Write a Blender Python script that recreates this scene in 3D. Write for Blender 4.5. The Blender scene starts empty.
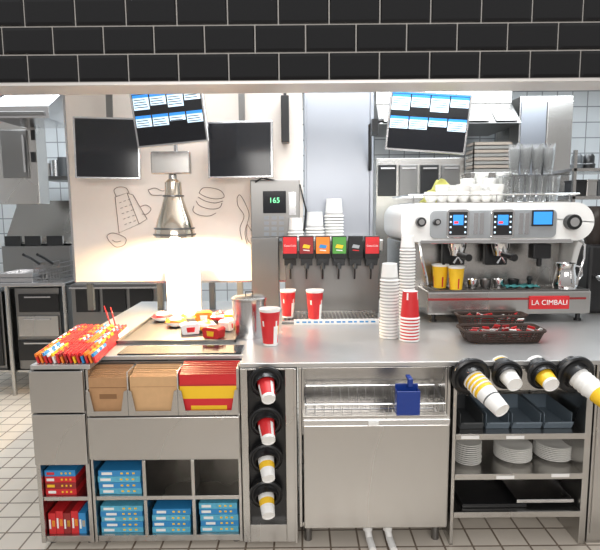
import bpy, bmesh, math, random
from mathutils import Vector, Matrix, Euler
random.seed(7)
R=math.radians
sc=bpy.context.scene
COL=sc.collection
F=520.0; TH=R(7); RO=R(0.5); EYE=1.587; YF=2.30; ZT=0.902
def ray(u,v):
    a=(u-300)/F; b=(275-v)/F
    a,b=a*math.cos(RO)+b*math.sin(RO), -a*math.sin(RO)+b*math.cos(RO)
    return Vector((a, math.cos(TH)+b*math.sin(TH), -math.sin(TH)+b*math.cos(TH)))
def W(u,v,Y):
    d=ray(u,v); return Vector((0,0,EYE))+d*(Y/d.y)
def HP(u,v,z):
    d=ray(u,v); return Vector((0,0,EYE))+d*((z-EYE)/d.z)
def mpp(v,Y): return Y/ray(300,v).y/F
def rect(u0,v0,u1,v1,Y):
    um,vm=(u0+u1)/2,(v0+v1)/2
    return W(u0,vm,Y).x, W(u1,vm,Y).x, W(um,v1,Y).z, W(um,v0,Y).z
# ---------------------------------------------------------------- materials
def mat(name,col,rough=.5,metal=0,emit=0,noise=0,nscale=20,trans=0,stretch=None):
    m=bpy.data.materials.new(name); m.use_nodes=True
    nt=m.node_tree; b=nt.nodes['Principled BSDF']
    c=(*col,1)
    b.inputs['Base Color'].default_value=c; b.inputs['Roughness'].default_value=rough
    b.inputs['Metallic'].default_value=metal
    if trans: b.inputs['Transmission Weight'].default_value=trans; b.inputs['IOR'].default_value=1.25
    if emit:
        b.inputs['Emission Color'].default_value=c; b.inputs['Emission Strength'].default_value=emit
    tc=nt.nodes.new('ShaderNodeTexCoord'); mp=nt.nodes.new('ShaderNodeMapping')
    n=nt.nodes.new('ShaderNodeTexNoise'); n.inputs['Scale'].default_value=nscale
    nt.links.new(tc.outputs['Object'],mp.inputs['Vector']); nt.links.new(mp.outputs['Vector'],n.inputs['Vector'])
    if stretch: mp.inputs['Scale'].default_value=stretch
    mx=nt.nodes.new('ShaderNodeMix'); mx.data_type='RGBA'
    k=noise if noise else .03
    mx.inputs[6].default_value=(*[max(0,x*(1-k)) for x in col],1)
    mx.inputs[7].default_value=(*[min(1,x*(1+k)) for x in col],1)
    nt.links.new(n.outputs['Fac'],mx.inputs[0]); nt.links.new(mx.outputs[2],b.inputs['Base Color'])
    if metal:
        mr=nt.nodes.new('ShaderNodeMapRange'); mr.inputs['To Min'].default_value=max(.02,rough-.03); mr.inputs['To Max'].default_value=rough+.03
        nt.links.new(n.outputs['Fac'],mr.inputs['Value']); nt.links.new(mr.outputs['Result'],b.inputs['Roughness'])
    return m
def tilemat(name,c1,c2,grout,w,h,offset=0,rough=.2,axis='XZ',mortar=.004,bump=.3):
    m=bpy.data.materials.new(name); m.use_nodes=True
    nt=m.node_tree; b=nt.nodes['Principled BSDF']; b.inputs['Roughness'].default_value=rough
    tc=nt.nodes.new('ShaderNodeTexCoord'); sp=nt.nodes.new('ShaderNodeSeparateXYZ'); cb=nt.nodes.new('ShaderNodeCombineXYZ')
    nt.links.new(tc.outputs['Object'],sp.inputs[0])
    nt.links.new(sp.outputs[axis[0]],cb.inputs[0]); nt.links.new(sp.outputs[axis[1]],cb.inputs[1])
    br=nt.nodes.new('ShaderNodeTexBrick'); br.offset=offset; br.squash=1
    br.inputs['Scale'].default_value=1; br.inputs['Brick Width'].default_value=w; br.inputs['Row Height'].default_value=h
    br.inputs['Mortar Size'].default_value=mortar; br.inputs['Color1'].default_value=(*c1,1); br.inputs['Color2'].default_value=(*c2,1); br.inputs['Mortar'].default_value=(*grout,1)
    nt.links.new(cb.outputs[0],br.inputs['Vector'])
    n=nt.nodes.new('ShaderNodeTexNoise'); n.inputs['Scale'].default_value=6; nt.links.new(tc.outputs['Object'],n.inputs['Vector'])
    mx=nt.nodes.new('ShaderNodeMix'); mx.data_type='RGBA'; mx.blend_type='MULTIPLY'; mx.inputs[0].default_value=.12
    nt.links.new(br.outputs['Color'],mx.inputs[6]); nt.links.new(n.outputs['Fac'],mx.inputs[7])
    nt.links.new(mx.outputs[2],b.inputs['Base Color'])
    bp=nt.nodes.new('ShaderNodeBump'); bp.inputs['Strength'].default_value=bump; bp.inputs['Distance'].default_value=.003; bp.invert=True
    nt.links.new(br.outputs['Fac'],bp.inputs['Height']); nt.links.new(bp.outputs[0],b.inputs['Normal'])
    return m
STEEL=mat('steel',(.53,.515,.495),.27,1,noise=.04,nscale=2,stretch=(1,1,.4))
STEELH=mat('steel_worktop',(.56,.55,.54),.34,.78,noise=.05,nscale=3,stretch=(3,1,1))
STEELD=mat('steel_dark',(.25,.245,.24),.33,1,noise=.05,nscale=3)
STEELB=mat('steel_bright',(.66,.66,.67),.2,1,noise=.03,nscale=3)
STEELC=mat('steel_column',(.34,.36,.40),.38,1,noise=.04,nscale=1)
CHROME=mat('chrome',(.8,.8,.8),.07,1)
BRONZE=mat('lamp_metal',(.68,.60,.50),.14,1)
BLACK=mat('black_plastic',(.012,.012,.013),.3)
BLACKG=mat('black_gloss_tile',(.004,.004,.005),.05)
DGREY=mat('dark_grey_plastic',(.07,.075,.08),.4)
GREY=mat('grey_plastic',(.22,.24,.26),.45)
BGREY=mat('blue_grey_plastic',(.15,.19,.23),.4)
LGREY=mat('light_grey_plastic',(.42,.44,.46),.3,.6)
GROUT=mat('pale_grout',(.50,.48,.46),.8)
WHITE=mat('white_enamel',(.84,.83,.81),.22)
PAPERW=mat('white_paper',(.84,.83,.81),.6)
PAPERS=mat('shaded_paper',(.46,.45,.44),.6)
RED=mat('red_print',(.62,.02,.025),.45)
DRED=mat('dark_red',(.28,.02,.02),.45)
YEL=mat('yellow_print',(.90,.55,.02),.45)
ORG=mat('orange_print',(.85,.22,.02),.45)
BLUE=mat('blue_plastic',(.01,.04,.25),.3)
BLUEP=mat('blue_print',(.03,.25,.55),.45)
TEAL=mat('teal_print',(.10,.42,.60),.45,noise=.3,nscale=60)
GREEN=mat('green_print',(.08,.3,.05),.5)
KRAFT=mat('kraft_paper',(.45,.25,.12),.75,noise=.12,nscale=40)
KRAFTD=mat('kraft_paper_fold',(.24,.12,.05),.75)
TAN=mat('tan_paper',(.62,.38,.19),.75,noise=.1,nscale=30)
WICK=mat('dark_wicker',(.035,.018,.012),.5,noise=.5,nscale=120)
GLASS=mat('clear_glass',(.97,.98,.98),.02,trans=.96)
PORC=mat('white_porcelain',(.82,.81,.78),.15)
PANEL=mat('cream_panel',(.78,.71,.65),.5,noise=.02)
INK=mat('brown_ink',(.20,.15,.13),.6)
CEIL=mat('ceiling_white',(.7,.7,.7),.8)
SCRB=mat('screen_black',(.008,.009,.012),.12)
SCRW=mat('screen_white',(.62,.78,.9),.3,emit=.8)
SCRU=mat('screen_blue',(.03,.22,.62),.3,emit=.9)
SCRG=mat('screen_green',(.2,.9,.4),.3,emit=1)
SCRR=mat('screen_red',(.9,.05,.05),.3,emit=.5)
LAMPE=mat('warm_bulb',(1,.70,.38),.3,emit=60)
TUBEE=mat('light_diffuser',(1,1,1),.3,emit=5)
CLOTH=mat('yellow_cloth',(.62,.60,.16),.9,noise=.25,nscale=25)
TOWEL=mat('teal_towel',(.04,.20,.20),.9)
WALLT=tilemat('white_wall_tile',(.68,.72,.75),(.72,.76,.79),(.30,.32,.34),.17,.17,0,.15,'XZ',.006)
WALLS=tilemat('white_wall_tile_side',(.68,.72,.75),(.72,.76,.79),(.30,.32,.34),.17,.17,0,.15,'YZ',.006)
FLOORM=tilemat('beige_floor_tile',(.74,.67,.58),(.69,.62,.54),(.22,.17,.13),.135,.135,0,.3,'XY',.005,.4)
# ---------------------------------------------------------------- mesh builder
class MB:
    def __init__(s): s.bm=bmesh.new(); s.mi=0; s.M=Matrix()
    def v(s,p): return s.bm.verts.new(s.M@Vector(p))
    def f(s,vs,sm=False,mi=None):
        try: f=s.bm.faces.new(vs)
        except ValueError: return
        f.material_index=s.mi if mi is None else mi; f.smooth=sm
    def box(s,x0,x1,y0,y1,z0,z1):
        p=[s.v((x,y,z)) for z in(z0,z1) for y in(y0,y1) for x in(x0,x1)]
        for q in((0,2,3,1),(4,5,7,6),(0,1,5,4),(2,6,7,3),(0,4,6,2),(1,3,7,5)): s.f([p[i] for i in q])
        return s
    def prism(s,pts,y0,y1,axis='y'):
        def P(a,b,c):
            return (a,c,b) if axis=='y' else ((c,a,b) if axis=='x' else (a,b,c))
        A=[s.v(P(a,b,y0)) for a,b in pts]; B=[s.v(P(a,b,y1)) for a,b in pts]; n=len(pts)
        s.f(A); s.f(B[::-1])
        for i in range(n): s.f([A[i],B[i],B[(i+1)%n],A[(i+1)%n]])
        return s
    def lathe(s,prof,c=(0,0,0),seg=24,mats=None,fm=None):
        c=Vector(c); rings=[]
        for r,z in prof:
            if r<1e-6: rings.append([s.v(c+Vector((0,0,z)))])
            else: rings.append([s.v(c+Vector((r*math.cos(2*math.pi*i/seg),r*math.sin(2*math.pi*i/seg),z))) for i in range(seg)])
        for k in range(len(rings)-1):
            a,b=rings[k],rings[k+1]
            for i in range(seg):
                j=(i+1)%seg; mi=mats[k] if mats else s.mi
                if fm:
                    q=fm(k,i)
                    if q is not None: mi=q
                if len(a)==1 and len(b)==1: continue
                if len(a)==1: s.f([a[0],b[i],b[j]],True,mi)
                elif len(b)==1: s.f([a[i],a[j],b[0]],True,mi)
                else: s.f([a[i],a[j],b[j],b[i]],True,mi)
        return s
    def cyl(s,p0,p1,r,seg=14,r1=None):
        p0,p1=Vector(p0),Vector(p1); d=p1-p0; L=d.length
        o=s.M; s.M=o@Matrix.Translation(p0)@d.to_track_quat('Z','Y').to_matrix().to_4x4()
        r1=r if r1 is None else r1
        s.lathe([(0,0),(r,0),(r1,L),(0,L)],seg=seg); s.M=o
        return s
    def tube(s,pts,r,seg=8,closed=False):
        pts=[Vector(p) for p in pts]; n=len(pts); rings=[]; up=None
        for i in range(n):
            if closed: t=pts[(i+1)%n]-pts[i-1]
            else: t=pts[min(i+1,n-1)]-pts[max(i-1,0)]
            t.normalize()
            if up is None:
                up=Vector((0,0,1)) if abs(t.z)<.9 else Vector((1,0,0))
            sd=t.cross(up); 
            if sd.length<1e-5: sd=t.cross(Vector((0,1,0)))
            sd.normalize(); up=sd.cross(t).normalized()
            rings.append([s.v(pts[i]+sd*r*math.cos(2*math.pi*k/seg)+up*r*math.sin(2*math.pi*k/seg)) for k in range(seg)])
        for i in range(n if closed else n-1):
            a,b=rings[i],rings[(i+1)%n]
            for k in range(seg): s.f([a[k],a[(k+1)%seg],b[(k+1)%seg],b[k]],True)
        if not closed: s.f(rings[0][::-1]); s.f(rings[-1])
        return s
    def build(s,name,mats,parent=None,origin=None,bev=0):
        if origin is None:
            origin=Vector((0,0,0))
            q=parent
            while q: origin=origin+q.location; q=q.parent
        origin=Vector(origin)
        bmesh.ops.translate(s.bm,verts=s.bm.verts,vec=-origin)
        bmesh.ops.recalc_face_normals(s.bm,faces=s.bm.faces)
        for e in s.bm.edges:
            if len(e.link_faces)==2 and e.calc_face_angle(0)>R(38): e.smooth=False
        me=bpy.data.meshes.new(name); s.bm.to_mesh(me); s.bm.free()
        if not isinstance(mats,(list,tuple)): mats=[mats]
        for m in mats: me.materials.append(m)
        o=bpy.data.objects.new(name,me); COL.objects.link(o)
        if parent: o.parent=parent
        else: o.location=origin
        if bev:
            b=o.modifiers.new('Bevel','BEVEL'); b.width=bev; b.segments=2; b.limit_method='ANGLE'; b.angle_limit=R(40)
        return o
def rrect(x0,x1,z0,z1,rs,n=6):
    P=[]
    for (cx,cz,r,a) in((x0+rs[0],z0+rs[0],rs[0],180),(x1-rs[1],z0+rs[1],rs[1],270),(x1-rs[2],z1-rs[2],rs[2],0),(x0+rs[3],z1-rs[3],rs[3],90)):
        for i in range(n+1):
            t=R(a+90*i/n); P.append((cx+r*math.cos(t),cz+r*math.sin(t)))
    return P
def tag(o,label,cat,group=None,kind=None):
    if label: o['label']=label
    if cat: o['category']=cat
    if group: o['group']=group
    if kind: o['kind']=kind
    return o
def thing(name,label,cat,loc=(0,0,0),group=None):
    o=bpy.data.objects.new(name,None); COL.objects.link(o); o.location=loc; o.empty_display_size=.05
    return tag(o,label,cat,group)
def struct(name,mb,m,bev=0,origin=(0,0,0)):
    o=mb.build(name,m,None,origin,bev); o['kind']='structure'; return o
def dup(o,loc,rot=None,label=None,group=None,parent=None):
    c=o.copy(); COL.objects.link(c)
    if parent: c.parent=parent
    else:
        c.location=loc
        if rot is not None: c.rotation_euler=rot
        if label: c['label']=label
        if group: c['group']=group
    for ch in list(o.children): dup(ch,None,parent=c)
    return c
def text(s,size,loc,m,parent,rot=(math.pi/2,0,0),name='lettering',ext=.0004):
    cu=bpy.data.curves.new(name,'FONT'); cu.body=s; cu.size=size; cu.align_x='CENTER'; cu.align_y='CENTER'; cu.extrude=ext
    t=bpy.data.objects.new('t',cu); COL.objects.link(t)
    bpy.context.view_layer.update()
    me=bpy.data.meshes.new_from_object(t); bpy.data.objects.remove(t)
    me.materials.clear(); me.materials.append(m)
    o=bpy.data.objects.new(name,me); COL.objects.link(o); o.parent=parent
    off=Vector((0,0,0)); q=parent
    while q: off+=q.location; q=q.parent
    o.location=Vector(loc)-off; o.rotation_euler=rot
    return o
# ================================================================= SETTING
YB=6.0
m=MB(); m.box(-4.2,4.2,-3,YB,-.1,0); struct('floor',m,FLOORM)
m=MB(); m.box(-4.2,4.2,YB,YB+.1,0,3.0); struct('wall_back',m,WALLT)
m=MB(); m.box(-4.3,-4.2,2.33,YB,0,3.0); struct('wall_left',m,WALLS)
m=MB(); m.box(4.2,4.3,2.33,YB,0,3.0); struct('wall_right',m,WALLS)
m=MB(); m.box(-4.2,4.2,2.2,YB,3.0,3.1); struct('ceiling',m,CEIL)
HZ=W(300,81,2.2).z; TW=.204; THh=.1085
m=MB(); m.box(-2.4,2.4,2.2035,2.33,HZ,3.0); m.mi=1
for r in range(5):
    z=HZ+.002+r*THh
    off=W(28,70,2.2).x if r%2==0 else W(53,42,2.2).x
    for k in range(-11,12):
        x=off+k*TW
        if x>-2.4 and x+TW<2.4: 
            g=.003
            x0,x1,z0,z1=x+g,x+TW-g,z+g,z+THh-g
            L=[((0,2.205)),(0,2.199),(.003,2.1955),(.012,2.1935)]
            rings=[]
            for b,y in L: rings.append([m.v(p) for p in((x0+b,y,z0+b),(x1-b,y,z0+b),(x1-b,y,z1-b),(x0+b,y,z1-b))])
            m.f(rings[-1])
            for q in range(3):
                for i in range(4):
                    j=(i+1)%4; m.f([rings[q][i],rings[q][j],rings[q+1][j],rings[q+1][i]])
struct('wall_front',m,[GROUT,BLACKG])
m=MB(); m.box(-2.4,2.4,2.19,2.36,HZ-.012,HZ-.001); struct('trim_1',m,mat('soffit_metal',(.75,.72,.70),.35,.3))
# stainless column
x0,x1,_,_=rect(306,88,372,235,3.75)
m=MB(); m.box(x0,x1,3.72,3.94,ZT+.001,2.99); m.box(x0-.012,x0+.004,3.70,3.73,ZT+.001,2.99); m.box(x1-.02,x1+.004,3.70,3.73,ZT+.001,2.99)
tag(m.build('steel_column',STEELC,None,((x0+x1)/2,3.83,ZT),.003),'wide stainless steel column rising behind the drink dispenser','column')
# panel with drawings
PY=3.62
x0,x1,z0,z1=rect(70,88,303,281,PY)
z1=2.45
pr=thing('partition_panel','cream partition panel printed with kitchen utensil drawings behind the heat lamp','panel',((x0+x1)/2,PY,ZT))
m=MB(); m.box(x0,x1,PY,PY+.03,z0,z1); m.build('board',PANEL,pr,bev=.003)
m=MB(); m.box(x0-.012,x0,PY-.004,PY+.034,z0,z1); m.box(x0,x1,PY-.004,PY+.034,z0-.012,z0); m.build('edge_frame',STEELB,pr)
for u in (90,160,212,240):
    xx=W(u,295,PY).x; m=MB(); m.box(xx-.02,xx+.02,PY,PY+.035,ZT+.001,z0-.012); m.build('leg',DGREY,pr)
DY=PY-.0025
def smooth(pts,n=5):
    out=[]; N=len(pts)
    for i in range(N-1):
        p0=pts[max(i-1,0)];p1=pts[i];p2=pts[i+1];p3=pts[min(i+2,N-1)]
        for k in range(n):
            t=k/n
            out.append(tuple(.5*((2*p1[a])+(-p0[a]+p2[a])*t+(2*p0[a]-5*p1[a]+4*p2[a]-p3[a])*t*t+(-p0[a]+3*p1[a]-3*p2[a]+p3[a])*t**3) for a in(0,1)))
    out.append(pts[-1]); return out
def line(m,pts,r=.0024,sm=False):
    if sm: pts=smooth(pts)
    m.tube([W(u,v,DY) for u,v in pts],r,6)
m=MB()
line(m,[(115,197),(127,193),(139,224),(119,233),(115,197)]); line(m,[(127,193),(133,195),(147,219),(139,224)])
line(m,[(116,196),(114,190),(119,187),(126,188),(129,193)],sm=True)
for i in range(5):
    for j in range(3):
        u=119+j*4.5+i*1.4; v=203+i*5.4-j*1.6; line(m,[(u,v),(u+2.2,v-.8)],.0018)
line(m,[(140,207),(146,205),(151,209),(147,214),(142,214)],sm=True)
m.build('grater_drawing',INK,pr)
m=MB()
line(m,[(199,193),(203,188),(212,188),(221,191),(224,197),(216,199),(206,197),(199,193)],sm=True)
line(m,[(198,197),(205,201),(215,203),(223,201)],sm=True); line(m,[(196,201),(200,206),(210,209),(219,208),(222,203)],sm=True)
line(m,[(194,206),(193,211),(199,215),(209,216),(216,213)],sm=True)
m.build('burger_drawing',INK,pr)
m=MB()
line(m,[(148,190),(155,188),(163,191),(170,187)],sm=True); line(m,[(148,190),(152,195),(162,195)],sm=True)
line(m,[(109,241),(107,236),(112,233),(120,235),(126,239),(124,245),(116,247),(109,241)],sm=True); line(m,[(112,240),(116,242),(121,241)],sm=True)
m.build('knife_and_swirl_drawing',INK,pr)
m=MB()
line(m,[(237,198),(240,195),(246,205),(249,216),(245,232),(247,244)],sm=True); line(m,[(237,198),(238,206),(244,216),(240,228),(242,240)],sm=True); line(m,[(247,224),(254,236),(252,244),(247,238),(247,224)],sm=True)
m.build('vegetable_drawing',INK,pr)
# ================================================================= WORKTOP
xa=W(30,368,YF).x; xb=W(90,368,YF).x; xc=W(240,365,YF).x; xd=2.25
m=MB(); m.prism([(xa,YF),(xb,YF),(xb,2.44),(xc,2.44),(xc,YF),(xd,YF),(xd,3.98),(xa,3.98)],ZT-.022,ZT,'z')
wt=tag(m.build('worktop',STEELH,None,(0,2.3,0),.003),'long continuous stainless steel worktop over the front cabinets','worktop')
# ---------------------------------------------------------------- cabinets
ZC=ZT-.024
def xf(u,v=455): return W(u,v,YF).x
def zf(v,u=300): return W(u,v,YF).z
a0,a1=xf(35),xf(89); zb=.03
def zA(v): return zf(v,60)
ca=thing('narrow_cabinet','narrow stainless cabinet with two blank panels, leftmost under the worktop','cabinet',((a0+a1)/2,2.55,0))
m=MB(); m.box(a0,a0+.02,2.302,2.9,zb,ZC); m.box(a1-.02,a1-.001,2.302,2.9,zb,ZC); m.box(a0+.02,a1-.02,2.88,2.9,zb,ZC)
zs_up=zA(498); m.box(a0+.02,a1-.02,2.31,2.88,zs_up-.02,zs_up); m.box(a0+.02,a1-.02,2.31,2.88,zb,zb+.03); m.box(a0+.02,a1-.02,2.31,2.88,zA(466),zA(463))
m.build('carcass',STEEL,ca,bev=.0015)
m=MB(); m.box(a0+.003,a1-.003,2.288,2.301,zA(412),ZC-.003); m.build('upper_panel',STEEL,ca,bev=.003)
m=MB(); m.box(a0+.003,a1-.003,2.288,2.301,zA(464),zA(413.5)); m.build('lower_panel',STEEL,ca,bev=.003)
for xx in(a0+.03,a1-.04):
    for yy in (2.36,2.84): m=MB(); m.cyl((xx,yy,0),(xx,yy,zb),.016); m.build('foot',STEELD,ca)
b0,b1=xf(90),xf(241)
def zB(v): return zf(v,165)
cb_=thing('bag_cabinet','stainless cabinet with three paper bag slots above two open shelf rows','cabinet',((b0+b1)/2,2.55,0))
cols=[b0,xf(143),xf(192),b1]
m=MB()
m.box(b0,b0+.012,2.302,2.9,zb,ZC); m.box(b1-.014,b1-.001,2.302,2.9,zb,ZC); m.box(b0,b1-.001,2.885,2.9,zb,ZC)
zs1=zB(458); zs2=zB(497); 
m.box(b0+.012,b1-.014,2.31,2.88,zs1-.014,zs1); m.box(b0+.012,b1-.014,2.31,2.88,zs2-.02,zs2); m.box(b0+.012,b1-.014,2.31,2.88,zb,zb+.03)
for x in cols[1:3]: m.box(x-.008,x+.008,2.302,2.88,zb+.03,zs2-.02); m.box(x-.008,x+.008,2.302,2.88,zs2,zs1-.014)
m.build('carcass',STEEL,cb_,bev=.0015)
m=MB(); m.box(b0+.003,b1-.003,2.285,2.301,zB(457.5),zB(416)); m.build('front_panel',STEEL,cb_,bev=.003)
m=MB(); m.box(b0+.012,b1-.014,2.302,2.43,zB(418),zB(415)); m.box(b0+.012,b1-.014,2.425,2.437,zB(415),ZC); m.build('slot_floor',STEELD,cb_)
wB=b1-b0
sl=[b0+.002,b0+wB*.275,b0+wB*.60,b1-.004]
for i in range(3):
    l,r=sl[i]+.001,sl[i+1]-.001; zz0=zB(414.5); zz1=zB(389)
    pts=[(l,zz0),(r,zz0),(r,zz1),(r-.016,zz1-.006),(r-.032,zz0+.022),(l+.032,zz0+.022),(l+.016,zz1-.006),(l,zz1)]
    m=MB(); m.prism(pts,2.288,2.294); m.build('slot_lip',STEEL,cb_)
for i in(1,2): m=MB(); m.box(sl[i]-.003,sl[i]+.003,2.295,2.425,zB(414.5),ZT-.035); m.build('slot_divider',STEELB,cb_)
for xx in(b0+.04,b1-.04):
    for yy in (2.36,2.84): m=MB(); m.cyl((xx,yy,0),(xx,yy,zb),.016); m.build('foot',STEELD,cb_)
spec=[([KRAFT,TAN,KRAFTD],'brown kraft paper bag standing in the leftmost bag slot','brown kraft bags',8,.0),
      ([TAN,KRAFT,KRAFT],'plain tan paper bag standing in the middle bag slot','tan bags in the middle slot',8,.0),
      ([RED,YEL,DRED],'red paper bag with a yellow band in the widest bag slot','red and yellow bags',8,.012)]
for i,(mm,lab,grp,n,up) in enumerate(spec):
    l,r=sl[i]+.006,sl[i+1]-.006; z0=zB(414)
    for k in range(n):
        y=2.305+k*.0145; j=random.uniform(-.002,.002); h=.175+up+k*.004+random.uniform(-.002,.002)
        m=MB(); z1=z0+h; ys=.011
        m.box(l+j,r+j,y,y+ys,z0,z0+h*.38); m.mi=1 if i==2 else 0
        m.box(l+j,r+j,y,y+ys,z0+h*.38,z0+h*.70); m.mi=0
        m.box(l+j,r+j,y,y+ys,z0+h*.70,z1)
        m.mi=2; m.box(l+.006,r-.006,y-.001,y,z0+h*.72,z0+h*.735); m.box(l+.006,r-.006,y+.002,y+.009,z1,z1+.0012)
        if i==0: m.mi=2; m.box(l+.05,r-.05,y-.001,y,z0+h*.42,z0+h*.55)
        if i==2: m.mi=1; m.box(l+.05,r-.05,y-.001,y,z0+h*.1,z0+h*.2)
        tag(m.build('paper_bag',mm,None,((l+r)/2,y,z0)),lab,'paper bag',grp)
# unit C
c0,c1=xf(242),xf(297)
cc=thing('cup_dispenser_column','narrow stainless column with four black round cup tubes','cup dispenser',((c0+c1)/2,2.55,0))
d0,d1=xf(249),xf(286); zt_,zb_=zf(370,268),zf(524,268)
m=MB(); m.box(c0,d0,2.295,2.9,zb,ZC); m.box(d1,c1,2.295,2.9,zb,ZC); m.box(d0,d1,2.295,2.9,zt_,ZC); m.box(d0,d1,2.295,2.9,zb,zb_); m.box(c1-.012,c1,2.285,2.295,zb,ZC)
m.build('carcass',STEEL,cc,bev=.002)
m=MB(); m.box(d0,d1,2.33,2.35,zb_,zt_); m.build('recess_plate',BLACK,cc)
for xx in(c0+.03,c1-.03): m=MB(); m.cyl((xx,2.5,0),(xx,2.5,zb),.016); m.build('foot',STEELD,cc)
def cup(name,rt,rb,h,mats,bands,patch=None,lab=None,cat='paper cup',seg=28,lip=.0025):
    prof=[(0,.005),(rb-.003,.005),(rb-.002,0),(rb,0)]; ms=[0,0,0]
    for fr,mi in bands:
        prof.append((rb+(rt-rb)*fr,h*fr)); ms.append(mi)
    prof+= [(rt+lip,h-.002),(rt+lip,h+.003),(rt-.001,h+.002),(rb-.002,.009),(0,.009)]; ms+=[0,0,0,0,0]
    m=MB(); m.lathe(prof,seg=seg,mats=ms,fm=patch)
    o=m.build(name,mats,None,(0,0,0)); tag(o,lab,cat); return o
def dirrot(d): return Vector(d).normalized().to_track_quat('Z','Y').to_euler()
def holder(parent,c,d,ro,ri):
    c=Vector(c); m=MB()
    # flat flange facing the room, with a short angled sleeve
    fd=Vector((d[0]*.35,-1,-.18)).normalized()
    m.M=Matrix.Translation(c)@fd.to_track_quat('Z','Y').to_matrix().to_4x4()
    m.lathe([(ri,-.022),(ro*.96,-.022),(ro,-.016),(ro*.99,-.006),(ro*.9,.0),(ro*.84,-.004),(ri*1.2,-.004),(ri*1.1,.006),(ri,.004),(ri,-.022)],seg=32)
    m.M=Matrix.Translation(c)@Vector(d).normalized().to_track_quat('Z','Y').to_matrix().to_4x4()
    m.lathe([(ri,-.07),(ri*1.07,-.07),(ri*1.07,.012),(ri,.012),(ri,-.07)],seg=32)
    return m.build('cup_holder',BLACK,parent)
protoR=cup('paper_cup',.043,.030,.15,[PAPERW,RED,YEL],[(.1,0),(.55,1),(.93,1)],lambda k,i:(0 if k==4 and i%9 in(0,1) else None),'x')
protoG=cup('paper_cup',.041,.029,.15,[PAPERW,ORG,YEL,RED],[(.1,0),(.3,0),(.5,2),(.7,0),(.93,3)],None,'x')
cupspec=[(268,386,1),(268,426,1),(268,463,2),(268,499,2)]
names=['topmost','second from top','third from top','lowest']
dC=Vector((.16,-.85,-.45)).normalized()
firstR=[protoR]; firstG=[protoG]
for i,(u,v,k) in enumerate(cupspec):
    c=W(u-2,v-3,2.28); holder(cc,c,dC,.078,.050)
    src,flag=(protoR,firstR) if k==1 else (protoG,firstG)
    lab=('red and white' if k==1 else 'white with red and yellow print')+' paper cup in the '+names[i]+' tube of the cup column'
    if len(lab.split())>16: lab='white, red and yellow paper cup in the '+names[i]+' column tube'
    pos=c+dC*.10
    rot=dirrot(-dC)
    if flag: o=flag.pop(); o.location=pos; o.rotation_euler=rot; tag(o,lab,'paper cup','cups in the four tube column')
    else: dup(src,pos,rot,lab,'cups in the four tube column')
# unit D
e0,e1=xf(299),xf(449)
ci=thing('ice_bin','stainless ice bin with open top trough and plain front door','ice bin',((e0+e1)/2,2.6,0))
def zD(v): return zf(v,373)
m=MB(); m.box(e0,e0+.014,2.302,2.9,.10,ZC); m.box(e1-.014,e1,2.302,2.9,.10,ZC); m.box(e0+.014,e1-.014,2.885,2.9,.10,ZC)
m.box(e0+.014,e1-.014,2.302,2.32,zD(368),ZC); m.box(e0+.014,e1-.014,2.31,2.88,.10,.12); m.build('carcass',STEEL,ci,bev=.002)
m=MB(); zr=zD(414)
m.box(e0+.02,e1-.02,2.27,2.31,zr-.012,zr+.004)
m.box(e0+.02,e1-.02,2.50,2.51,zr-.1,ZC-.01); m.box(e0+.016,e0+.024,2.305,2.50,zr-.1,ZC-.01); m.box(e1-.024,e1-.016,2.305,2.50,zr-.1,ZC-.01); m.box(e0+.02,e1-.02,2.31,2.50,zr-.05,zr-.04)
m.build('trough',STEEL,ci,bev=.001)
m=MB(); zq=zD(401)
m.tube([(e0+.035,2.46,zq+.02),(e0+.03,2.285,zq-.008),(e1-.03,2.285,zq-.008),(e1-.035,2.46,zq+.02)],.0055,8,True)
m.tube([(e0+.04,2.44,zr-.03),(e0+.04,2.30,zr-.035),(e1-.04,2.30,zr-.035),(e1-.04,2.44,zr-.03)],.004,6,True)
for i in range(16):
    x=e0+.035+(e1-e0-.07)*i/15; m.tube([(x,2.455,zq+.02),(x,2.44,zr-.03),(x,2.30,zr-.035),(x,2.287,zq-.008)],.0015,5)
m.build('wire_basket',STEELB,ci)
m=MB(); m.box(e0+.022,e1-.01,2.275,2.295,zD(525),zD(423)); m.build('front_door',STEEL,ci,bev=.004)
m=MB(); m.box(e0+.022,e1-.01,2.262,2.30,zD(422),zD(416.5)); m.build('door_handle',STEELB,ci,bev=.002)
m=MB(); m.box(xf(367),xf(377),2.258,2.262,zD(422.0),zD(418)); m.build('badge',WHITE,ci)
for xx in(e0+.04,e1-.04):
    for yy in(2.36,2.84): m=MB(); m.cyl((xx,yy,0),(xx,yy,.10),.018); m.build('leg',STEELD,ci)
for k,u in enumerate((368,388)):
    m=MB(); x=W(u,540,2.33).x; m.tube([(x,2.35,.098),(x,2.345,.06),(x+.006,2.32,.024),(x+.012,2.24,.02)],.017,12); m.cyl((x,2.348,.055),(x,2.349,.08),.023)
    tag(m.build('drain_pipe',PAPERW,None,(x,2.35,0)),['white plastic drain pipe under the ice bin, left one','white plastic drain pipe under the ice bin, right one'][k],'pipe')
sx0,sx1,sz0,sz1=rect(395,388,418,411,2.25)
sp_=thing('ice_scoop','dark blue plastic ice scoop hung on the ice bin edge','scoop',((sx0+sx1)/2,2.24,sz0))
m=MB(); m.box(sx0,sx1,2.205,2.209,sz0,sz1); m.box(sx0,sx0+.004,2.209,2.256,sz0,sz1); m.box(sx1-.004,sx1,2.209,2.256,sz0,sz1); m.box(sx0,sx1,2.205,2.256,sz0-.004,sz0); m.box(sx0,sx1,2.252,2.256,sz0,sz1+.02)
m.build('bowl',BLUE,sp_,bev=.002)
xm=(sx0+sx1)/2+.012; zh=W(407,377,2.25).z; m=MB(); m.box(xm-.011,xm+.011,2.225,2.256,sz1+.01,zh); m.box(xm-.011,xm+.011,2.256,2.29,zh-.012,zh); m.build('handle',BLUE,sp_,bev=.004)
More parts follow.
